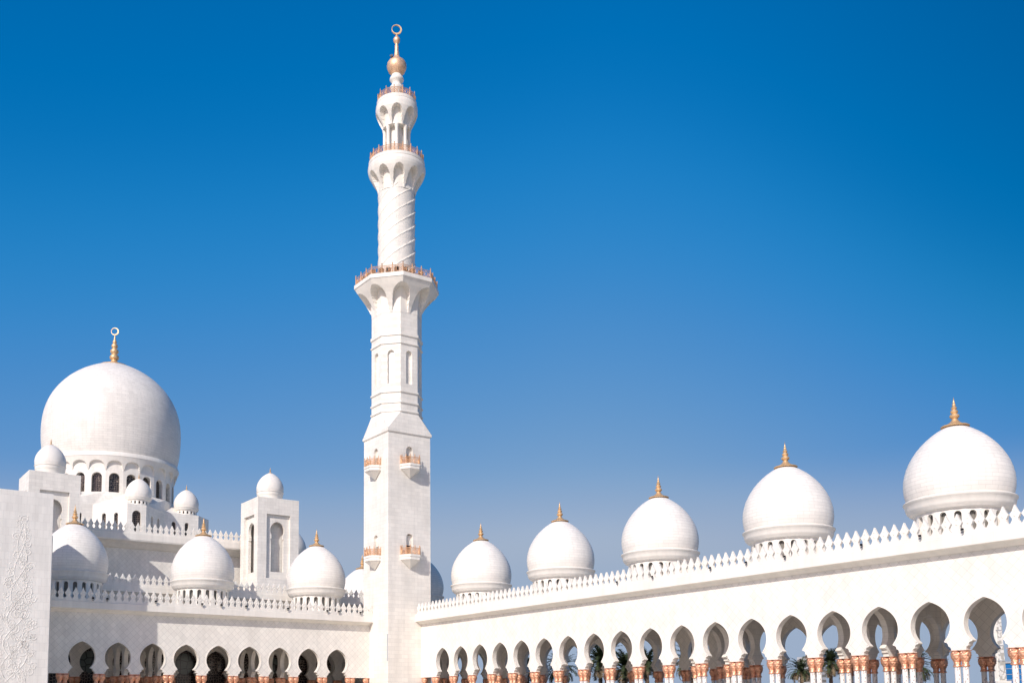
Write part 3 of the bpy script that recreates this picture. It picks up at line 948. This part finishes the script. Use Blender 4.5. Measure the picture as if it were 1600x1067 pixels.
# ------------------------------------------------------------------ prayer hall
HX, HY = -22.2, 77.8
hall = thing('prayer_hall', 'white marble prayer hall with the biggest dome, rising behind the left arcade', 'mosque', (HX, HY, 0))
hoff = -Vector(hall.location)
def hpart(nm, bm, m, smooth=None, world=True, parent=None):
    o = obj(nm, bm, m, parent or hall, smooth)
    if world: o.location = hoff
    return o
def shift_prof(prof, dz): return [(w, z + dz) for w, z in prof]
FM = Fr((0, 14.2, 0), (1, 0, 0), (0, -1, 0))
bm = bmesh.new()
box(bm, WORLD, -62, 3.0, 14.2, 30, 0, 18.6)
hpart('lower_hall_wall', bm, M_FACADE)
bm = bmesh.new(); extrude(bm, FM, [(w * .9, z + 4.05) for w, z in CORNICE], -62, 3.0); hpart('lower_cornice', bm, M_TRIM)
bm = bmesh.new(); cresting(bm, FM, -62, 3.0, .82, 19.17, s=.95); hpart('lower_parapet_cresting', bm, M_TRIM)
FU = Fr((0, 46.0, 0), (1, 0, 0), (0, -1, 0))
bm = bmesh.new()
box(bm, WORLD, -58, -3.0, 46.0, 62, 0, 31.2)
hpart('upper_hall_wall', bm, M_FACADE)
bm = bmesh.new()
extrude(bm, FU, [(0, 29.4), (.35, 29.45), (.8, 29.75), (1.4, 30.2), (2.0, 30.4), (2.2, 30.45), (2.3, 30.7), (2.3, 31.75), (2.2, 31.8), (2.2, 31.95), (-.5, 31.95), (-.5, 29.4)], -58, -3.0)
hpart('upper_cornice', bm, M_TRIM)
bm = bmesh.new(); cresting(bm, FU, -58, -3.0, 2.15, 31.95, pitch=1.0, s=1.12); hpart('upper_parapet_cresting', bm, M_TRIM)
# faceted podium below the main drum
AX = -22.0
base = [(3.6 / 2, 60.0), (6.9, 65.0), (13.9, 65.0), (17.3, 68.4), (17.3, 95)]
ZT = 40.15
outline = [(AX + x, y) for x, y in base] + [(AX - x, y) for x, y in reversed(base)]
facets = [(outline[-1 - i], outline[-2 - i]) for i in range(0)]
pts = [(AX - x, y) for x, y in reversed(base)] + [(AX + x, y) for x, y in base]
bm = bmesh.new(); bwin = []
for i in range(len(pts) - 1):
    a = Vector((pts[i][0], pts[i][1], 0)); b = Vector((pts[i + 1][0], pts[i + 1][1], 0))
    L = (b - a).length; u_ = (b - a) / L; w_ = Vector((u_.y, -u_.x, 0))
    fr = Fr(a, u_, w_)
    if L < 4: us, hw_, zt = [L / 2], .85, 39.0
    elif 4.2 < L < 5.5: us, hw_, zt = [L * .32, L * .62], .42, 38.4
    elif 5.5 < L < 7.3: us, hw_, zt = [L * .36, L * .66], .42, 38.5
    else: us, hw_, zt = [], 0, 0
    if abs(a.y - 65) < .1 and abs(b.y - 65) < .1: us = [L * .28, L * .66]
    if abs(u_.x - u_.y) < .3 or abs(u_.x + u_.y) < .3:
        us = [L * .33, L * .68] if L > 6 else [L * .5]
    holes = [arch_hole(u, 33.5, zt, hw_) for u in us]
    shell(bm, [(0, 30), (L, 30), (L, ZT), (0, ZT)], holes, fr, -.45, 0)
    for u in us: bwin.append((fr, u, hw_, zt))
prism(bm, [(x * .999 + (AX) * .001, y + .3) for x, y in pts], ZT - .5, ZT - .02)
hpart('podium', bm, M_WALL)
for fr, u, hw_, zt in bwin:
    bm = bmesh.new(); box(bm, fr, u - hw_ - .1, u + hw_ + .1, -.62, -.50, 33.4, zt + .1); hpart('podium_window', bm, M_DARKGLASS)
# sloping roofs from podium up to drum
bm = bmesh.new()
top = [(AX + 12.6 * math.cos(a), HY + 12.6 * math.sin(a)) for a in [R(-150 + 20 * k) for k in range(7)]]
low = [pts[1], pts[2], pts[3], pts[4], pts[5], pts[6], pts[7]] if len(pts) >= 8 else pts
L1 = [bm.verts.new((x, y + .25, ZT - .01)) for x, y in low]; T1 = [bm.verts.new((x, y, 43.2)) for x, y in top]
for i in range(6): bm.faces.new([L1[i], L1[i + 1], T1[i + 1], T1[i]])
hpart('podium_roof', bm, M_WALL)
# turret domes on the podium
for x, y in ((AX + .9, 62.2), (AX + 12.1, 67.2), (AX - 12.1, 67.2)):
    add_dome(hall, x - HX, y - HY, .565, ZT, 'turret')
# main drum, windows, cornice, dome
NW = 24
vd = math.atan2(-129.46 - HY, -78.55 - HX)
ph0 = vd + R(3)
bm = bmesh.new()
ang = 2 * PI / NW; RD = 12.55
for i in range(NW):
    a = ph0 + i * ang
    n_ = Vector((math.cos(a), math.sin(a), 0)); u_ = Vector((-math.sin(a), math.cos(a), 0))
    fr = Fr(n_ * RD * math.cos(ang / 2), u_, n_); hwid = RD * math.sin(ang / 2)
    shell(bm, [(-hwid, 40.0), (hwid, 40.0), (hwid, 50.2), (-hwid, 50.2)], [arch_hole(0, 42.6, 47.0, .98, 12)], fr, -.95, 0)
drum = hpart('main_drum', bm, M_WALL, world=False)
for i in range(NW):
    a = ph0 + i * ang
    if math.cos(a - vd) < -.1: continue
    n_ = Vector((math.cos(a), math.sin(a), 0)); u_ = Vector((-math.sin(a), math.cos(a), 0))
    fr = Fr(n_ * (RD * math.cos(ang / 2) - .8), u_, n_)
    bm = bmesh.new(); box(bm, fr, -1.1, 1.1, -.1, 0, 42.4, 47.2)
    hpart('drum_window', bm, M_DARKGLASS, world=False, parent=drum)
bm = corbel('c', 47.3, 50.0, RD - .12, [(0, RD - .05), (.12, RD + .10), (.35, RD + .28), (.65, RD + .55), (1, RD + .86)], NW, False, n=960, m=40, apex=.72, wfrac=.40, phase=ph0 + ang / 2)
lathe(bm, [(13.2, 49.98), (13.42, 50.0), (13.50, 50.15), (13.42, 50.6), (13.25, 50.95), (12.6, 51.0)], 128)
hpart('main_cornice', bm, M_TRIM, 30, world=False)
bm = bmesh.new()
D0 = [(12.9, 50.75), (13.15, 51.6), (13.45, 53.2), (13.65, 55.2), (13.72, 57.0), (13.68, 58.6), (13.48, 60.4), (13.05, 62.2), (12.4, 63.9), (11.5, 65.5), (10.4, 66.95), (9.1, 68.3), (7.6, 69.5), (6.0, 70.5), (4.4, 71.3), (2.9, 71.85), (1.5, 72.2), (0, 72.35)]
prof = []
for i in range(len(D0) - 1):     # Catmull-Rom refine
    p0_, p1_, p2_, p3_ = D0[max(i - 1, 0)], D0[i], D0[i + 1], D0[min(i + 2, len(D0) - 1)]
    for k in range(3):
        t = k / 3
        prof.append(tuple(.5 * (2 * p1_[j] + (-p0_[j] + p2_[j]) * t + (2 * p0_[j] - 5 * p1_[j] + 4 * p2_[j] - p3_[j]) * t * t + (-p0_[j] + 3 * p1_[j] - 3 * p2_[j] + p3_[j]) * t ** 3) for j in (0, 1)))
prof.append(D0[-1])
lathe(bm, prof, 128)
md = hpart('main_dome', bm, M_BIGDOME, 40, world=False)
bm = bmesh.new()
lathe(bm, [(3.0, 71.75), (3.05, 71.98), (2.6, 72.1), (1.9, 72.3), (1.2, 72.5), (1.0, 72.7), (.85, 72.9), (.6, 73.1), (.55, 73.3), (.85, 73.55), (.95, 73.9), (.85, 74.25), (.5, 74.5), (.5, 74.6), (.78, 74.9), (.85, 75.2), (.75, 75.5), (.42, 75.75), (.42, 75.85),
           (.62, 76.1), (.66, 76.35), (.55, 76.65), (.32, 76.9), (.42, 77.1), (.42, 77.3), (.22, 77.6), (.14, 78.2), (.05, 78.7)], 32)
fin = hpart('main_finial', bm, M_GOLD, 50, world=False, parent=md)
obj('crescent', crescent((0, 0, 79.45), .80, (.86, -.5), tilt=R(-20)), M_GOLD, fin)
# grey dome showing past the right tower
bm = bmesh.new(); box(bm, WORLD, -3.0, 13.5, 50, 66, 0, 27.8); hpart('side_hall', bm, M_WALL)
add_dome(hall, 6.6 - HX, 55.2 - HY, .92, 27.8, 'arcade')

# ------------------------------------------------------------------ the twin towers before the upper hall
def tower(x0, label, back=42.75):
    x1 = x0 + 7.86
    y0 = 35.0
    t = thing('domed_tower', label, 'tower', ((x0 + x1) / 2, (y0 + back) / 2, 0))
    off = -Vector(t.location)
    ZT_ = 38.75
    def P(nm, bm, m, smooth=None):
        o = obj(nm, bm, m, t, smooth); o.location = off; return o
    Wd = x1 - x0; Dp = back - y0
    frs = [(Fr((x0, y0, 0), (1, 0, 0), (0, -1, 0)), Wd), (Fr((x0, back, 0), (0, -1, 0), (-1, 0, 0)), Dp), (Fr((x1, back, 0), (-1, 0, 0), (0, 1, 0)), Wd), (Fr((x1, y0, 0), (0, 1, 0), (1, 0, 0)), Dp)]
    bm = bmesh.new(); bi = bmesh.new(); bb = bmesh.new()
    for fr, L in frs:
        c = L / 2
        shell(bm, [(0, 14), (L, 14), (L, ZT_), (0, ZT_)], [[(c - 2.26, 24.5), (c - 2.26, 35.85), (c + 2.26, 35.85), (c + 2.26, 24.5)]], fr, -.45, 0)
        # horseshoe niche in the recessed panel
        hz, hr = 33.05, 1.38
        a_ = math.asin(1.25 / 1.45)
        half_ = [(1.22, 25.7), (1.22, 31.3), (1.34, 31.35), (1.34, 31.55), (1.12, 31.62)] + [(hr * math.cos(t_), hz + hr * (1.0 if t_ < 0 else 1.12) * math.sin(t_)) for t_ in [(-.62 + (PI / 2 + .62) * k / 14) for k in range(15)]]
        half_[-1] = (0, half_[-1][1] + .05)
        hole = [(c - x, z) for x, z in half_] + [(c + x, z) for x, z in reversed(half_[:-1])]
        shell(bi, [(c - 2.4, 24.2), (c + 2.4, 24.2), (c + 2.4, 36.0), (c - 2.4, 36.0)], [hole], fr, -.95, -.46)
        box(bb, fr, c - 2.3, c + 2.3, -1.95, -1.75, 24.2, 36)
    bm.faces.new([bm.verts.new(p) for p in ((x0, y0, ZT_ - .01), (x1, y0, ZT_ - .01), (x1, back, ZT_ - .01), (x0, back, ZT_ - .01))])
    P('tower_wall', bm, M_WALL); P('niche_panel', bi, M_WALL); P('niche_back', bb, M_WALL)
    add_dome(t, 0, 0, .558, ZT_, 'plain')
    return t
tower(-8.17, 'square white tower with horseshoe niche and small dome, standing just left of the minaret')
tower(-46.41, 'square white tower with small dome in front of the main dome at far left')

# ------------------------------------------------------------------ beyond the right arcade
def palm_meshes(seed):
    rnd = random.Random(seed)
    bt = bmesh.new()
    pts = [(0, 0, 0)]; hgt = 7.0
    rows = []
    N = 26
    pr = []
    for k in range(N + 1):
        z = hgt * k / N
        pr.append((.24 * (1.15 - .35 * k / N) * (1.12 if k % 2 else .96), z))
    pr += [(.30, hgt + .1), (.36, hgt + .35), (.2, hgt + .6), (0, hgt + .7)]
    lathe(bt, pr, 10)
    bc = bmesh.new()
    mats = []
    nf = 60
    for i in range(nf):
        az = i * 2.39996 + rnd.uniform(-.2, .2)
        q = i / nf
        el = R(80 - 92 * q + rnd.uniform(-8, 8))
        L = rnd.uniform(2.5, 3.2) * (1 if q < .75 else .85)
        dry = q > .82
        d = Vector((math.cos(az), math.sin(az), 0))
        side = Vector((-math.sin(az), math.cos(az), 0))
        p = Vector((0, 0, hgt + .45)); e = el
        path = [p.copy()]
        n = 13
        for k in range(n):
            p = p + (d * math.cos(e) + Vector((0, 0, 1)) * math.sin(e)) * (L / n)
            e -= (.060 + .045 * q) * (1 + k / n)
            path.append(p.copy())
        # rachis
        for k in range(n):
            a, b = path[k], path[k + 1]
            w = .035 * (1 - k / n) + .01
            f = bc.faces.new([bc.verts.new(a - side * w), bc.verts.new(a + side * w), bc.verts.new(b + side * w), bc.verts.new(b - side * w)])
            f.material_index = 1 if dry else 0
        for k in range(1, n + 1):
            for sub in (0, .5):
                a = path[k - 1].lerp(path[k], sub + .25)
                t = (path[k] - path[k - 1]).normalized()
                ll = .62 * math.sin(PI * (k + sub) / (n + 1.6)) ** .6
                for s in (-1, 1):
                    dirn = (side * s * .75 + t * .62 + Vector((0, 0, rnd.uniform(-.15, .35)))).normalized()
                    tip = a + dirn * ll * rnd.uniform(.8, 1.1) - Vector((0, 0, .12 * ll))
                    w = t * .06
                    f = bc.faces.new([bc.verts.new(a - w), bc.verts.new(a + w), bc.verts.new(tip)])
                    f.material_index = 1 if dry else 0
    return bt, bc
PM = []
for sd in (1, 2, 3):
    bt, bc = palm_meshes(sd)
    me = []
    for nm, b, ms in (('trunk', bt, [M_TRUNK]), ('crown', bc, [M_LEAF, M_LEAFDRY])):
        m_ = bpy.data.meshes.new(nm); b.to_mesh(m_); b.free()
        for q in ms: m_.materials.append(q)
        me.append(m_)
    PM.append(me)
def palm(k, x, y, zc, s, rot, label):
    zc += .4; s *= 1.15
    """zc: height of the crown's heart"""
    t = thing('palm_tree', label, 'palm tree', (x, y, -.05), 'palm trees beyond the right arcade')
    st = zc / 7.45
    for nm, me in zip(('trunk', 'crown'), PM[k]):
        o = bpy.data.objects.new(nm, me); C.objects.link(o); o.parent = t; o.rotation_euler = (0, 0, rot)
        if nm == 'trunk': o.scale = (s, s, st)
        else: o.scale = (s, s, s); o.location = (0, 0, 7.45 * (st - s))
    return t
palm(0, 72.4, -14.0, 7.6, .95, .4, 'slim palm tree with drooping thin crown seen in the wide sky-filled arch')
palm(1, 55.0, -32.5, 7.9, 1.05, 1.0, 'palm tree with full crown and visible trunk under the arch right of the slim palm')
palm(2, 66.3, -38.6, 7.2, 1.2, 2.0, 'palm tree half hidden behind a column pair, third arch from the right edge')
palm(0, 50.4, -18.7, 6.6, 1.25, 3.1, 'palm tree whose dry fronds show low between crowded column pairs')
palm(1, 42.2, -17.0, 8.4, 1.25, 4.0, 'dark palm tree whose crown leans across the left side of an arch')
palm(2, 37.5, -12.2, 8.2, 1.2, 5.0, 'dark bushy palm tree in the middle of the right arcade, crown above capitals')
palm(0, 35.4, -9.6, 7.6, 1.3, 0.2, 'pale-topped palm tree between two dark palms behind the right arcade')
palm(1, 32.3, -7.2, 8.6, 1.3, 2.7, 'darkest and tallest palm tree crown, partly hiding the inner arch')
palm(2, 30.6, .6, 7.6, 1.15, 1.7, 'palm tree glimpsed through a narrow arch closer to the minaret')
palm(0, 27.5, 5.2, 7.4, 1.1, 3.7, 'palm tree sliver between columns in the narrow arches nearest the minaret')

# light pylon
pyl = thing('light_pylon', 'tall slender white pylon with patterned lattice panel seen through the rightmost full arch', 'pylon', (37.1, -67.05, 0))
pr_ = Fr((0, 0, 0), (.80, -.60, 0), (-.60, -.80, 0))
bm = bmesh.new()
def taper(bm, fr, u0a, u1a, u0b, u1b, w0, w1, z0, z1):
    v = [bm.verts.new(fr(u, w, z0)) for u, w in ((u0a, w0), (u1a, w0), (u1a, w1), (u0a, w1))] + [bm.verts.new(fr(u, w, z1)) for u, w in ((u0b, w0), (u1b, w0), (u1b, w1), (u0b, w1))]
    for q in ((0, 1, 2, 3), (4, 5, 6, 7), (0, 1, 5, 4), (1, 2, 6, 5), (2, 3, 7, 6), (3, 0, 4, 7)): bm.faces.new([v[i] for i in q])
taper(bm, pr_, -.85, .75, -.45, .35, -.6, .15, 0, 15.5)
obj('mast', bm, M_TRIM, pyl)
bm = bmesh.new(); box(bm, pr_, -1.0, 1.0, -.8, .5, 0, 4.6); obj('plinth', bm, M_TRIM, pyl)
def pylon_mat():
    m, n, b = new_mat('carved_panel')
    tc = n.nodes.new('ShaderNodeTexCoord')
    vo = n.nodes.new('ShaderNodeTexVoronoi'); vo.distance = 'CHEBYCHEV'; vo.inputs['Scale'].default_value = 3.0
    link(n, tc.outputs['Object'], vo.inputs['Vector'])
    cr = n.nodes.new('ShaderNodeValToRGB'); cr.color_ramp.interpolation = 'CONSTANT'
    cr.color_ramp.elements[0].color = (.72, .70, .66, 1); cr.color_ramp.elements[1].color = (.42, .40, .36, 1); cr.color_ramp.elements[1].position = .42
    link(n, vo.outputs['Distance'], cr.inputs[0]); link(n, cr.outputs[0], b.inputs['Base Color'])
    return m
bm = bmesh.new(); taper(bm, pr_, -.15, .65, .0, .3, .15, .20, 4.7, 15.2); obj('patterned_panel', bm, pylon_mat(), pyl)
bm = bmesh.new()
for z in (6.8, 8.5, 10.2, 11.9, 13.6): box(bm, pr_, -.2, .66 - (z - 5) * .03, .2, .26, z, z + .09)
obj('panel_bar', bm, M_BUILD, pyl)

# blue building and far tower, low planting
bb_ = thing('blue_building', 'low building with bright blue cladding behind the columns at the right edge', 'building', (96, -45, 0))
bm = bmesh.new(); box(bm, WORLD, -7, 7, -5, 5, 0, 8.7); obj('wall', bm, M_BLUE, bb_)
bm = bmesh.new()
for k in range(9): box(bm, WORLD, -7.06, -7.0, -5, 5, .6 + k * .9, .68 + k * .9)
for k in range(6): box(bm, WORLD, -7 + k * 2.4, -6.9 + k * 2.4, -5.06, -5.0, .5, 8.6)
obj('cladding_rib', bm, M_BUILD, bb_)
bm = bmesh.new(); box(bm, WORLD, -7.2, 7.2, -5.2, 5.2, 8.7, 9.0); obj('roof', bm, M_BUILD, bb_)
def highrise(x, y, w, d, hh, label):
    t = thing('high_rise', label, 'building', (x, y, 0))
    bm = bmesh.new(); box(bm, WORLD, -w / 2, w / 2, -d / 2, d / 2, 0, hh); box(bm, WORLD, -w / 5, w / 5, -d / 5, d / 5, hh + .01, hh + 4); obj('wall', bm, M_BUILD, t)
    bm = bmesh.new()
    for k in range(int(hh / 4)):
        box(bm, WORLD, -w / 2 - .05, w / 2 + .05, -d / 2 - .05, -d / 2, 2 + k * 4, 4 + k * 4); box(bm, WORLD, -w / 2 - .05, -w / 2, -d / 2, d / 2, 2 + k * 4, 4 + k * 4)
    obj('window_band', bm, M_DRUMIN, t)
highrise(620, 395, 15, 15, 42, 'pale distant high-rise faintly visible through the fourth arch from the right')
bm = bmesh.new()
rnd = random.Random(11)
for k in range(5200):
    t = rnd.random()
    x = 78 + 62 * t + rnd.uniform(-3, 3); y = 40 - 150 * t + rnd.uniform(-3, 3)
    top_ = 5.0 + .7 * math.sin(t * 31) + .5 * math.sin(t * 83 + 1) + .3 * math.sin(t * 190)
    z = rnd.random() ** .6 * top_
    s = rnd.uniform(.3, .6)
    a = Vector((rnd.uniform(-1, 1), rnd.uniform(-1, 1), rnd.uniform(-1, 1))).normalized() * s; b = a.orthogonal().normalized() * s
    p = Vector((x, y, z))
    bm.faces.new([bm.verts.new(p - a), bm.verts.new(p - b), bm.verts.new(p + a), bm.verts.new(p + b)])
tag(obj('shrubbery', bm, M_HEDGE, recalc=False), 'low dark hedge and shrubs along the far side of the garden', kind='stuff')
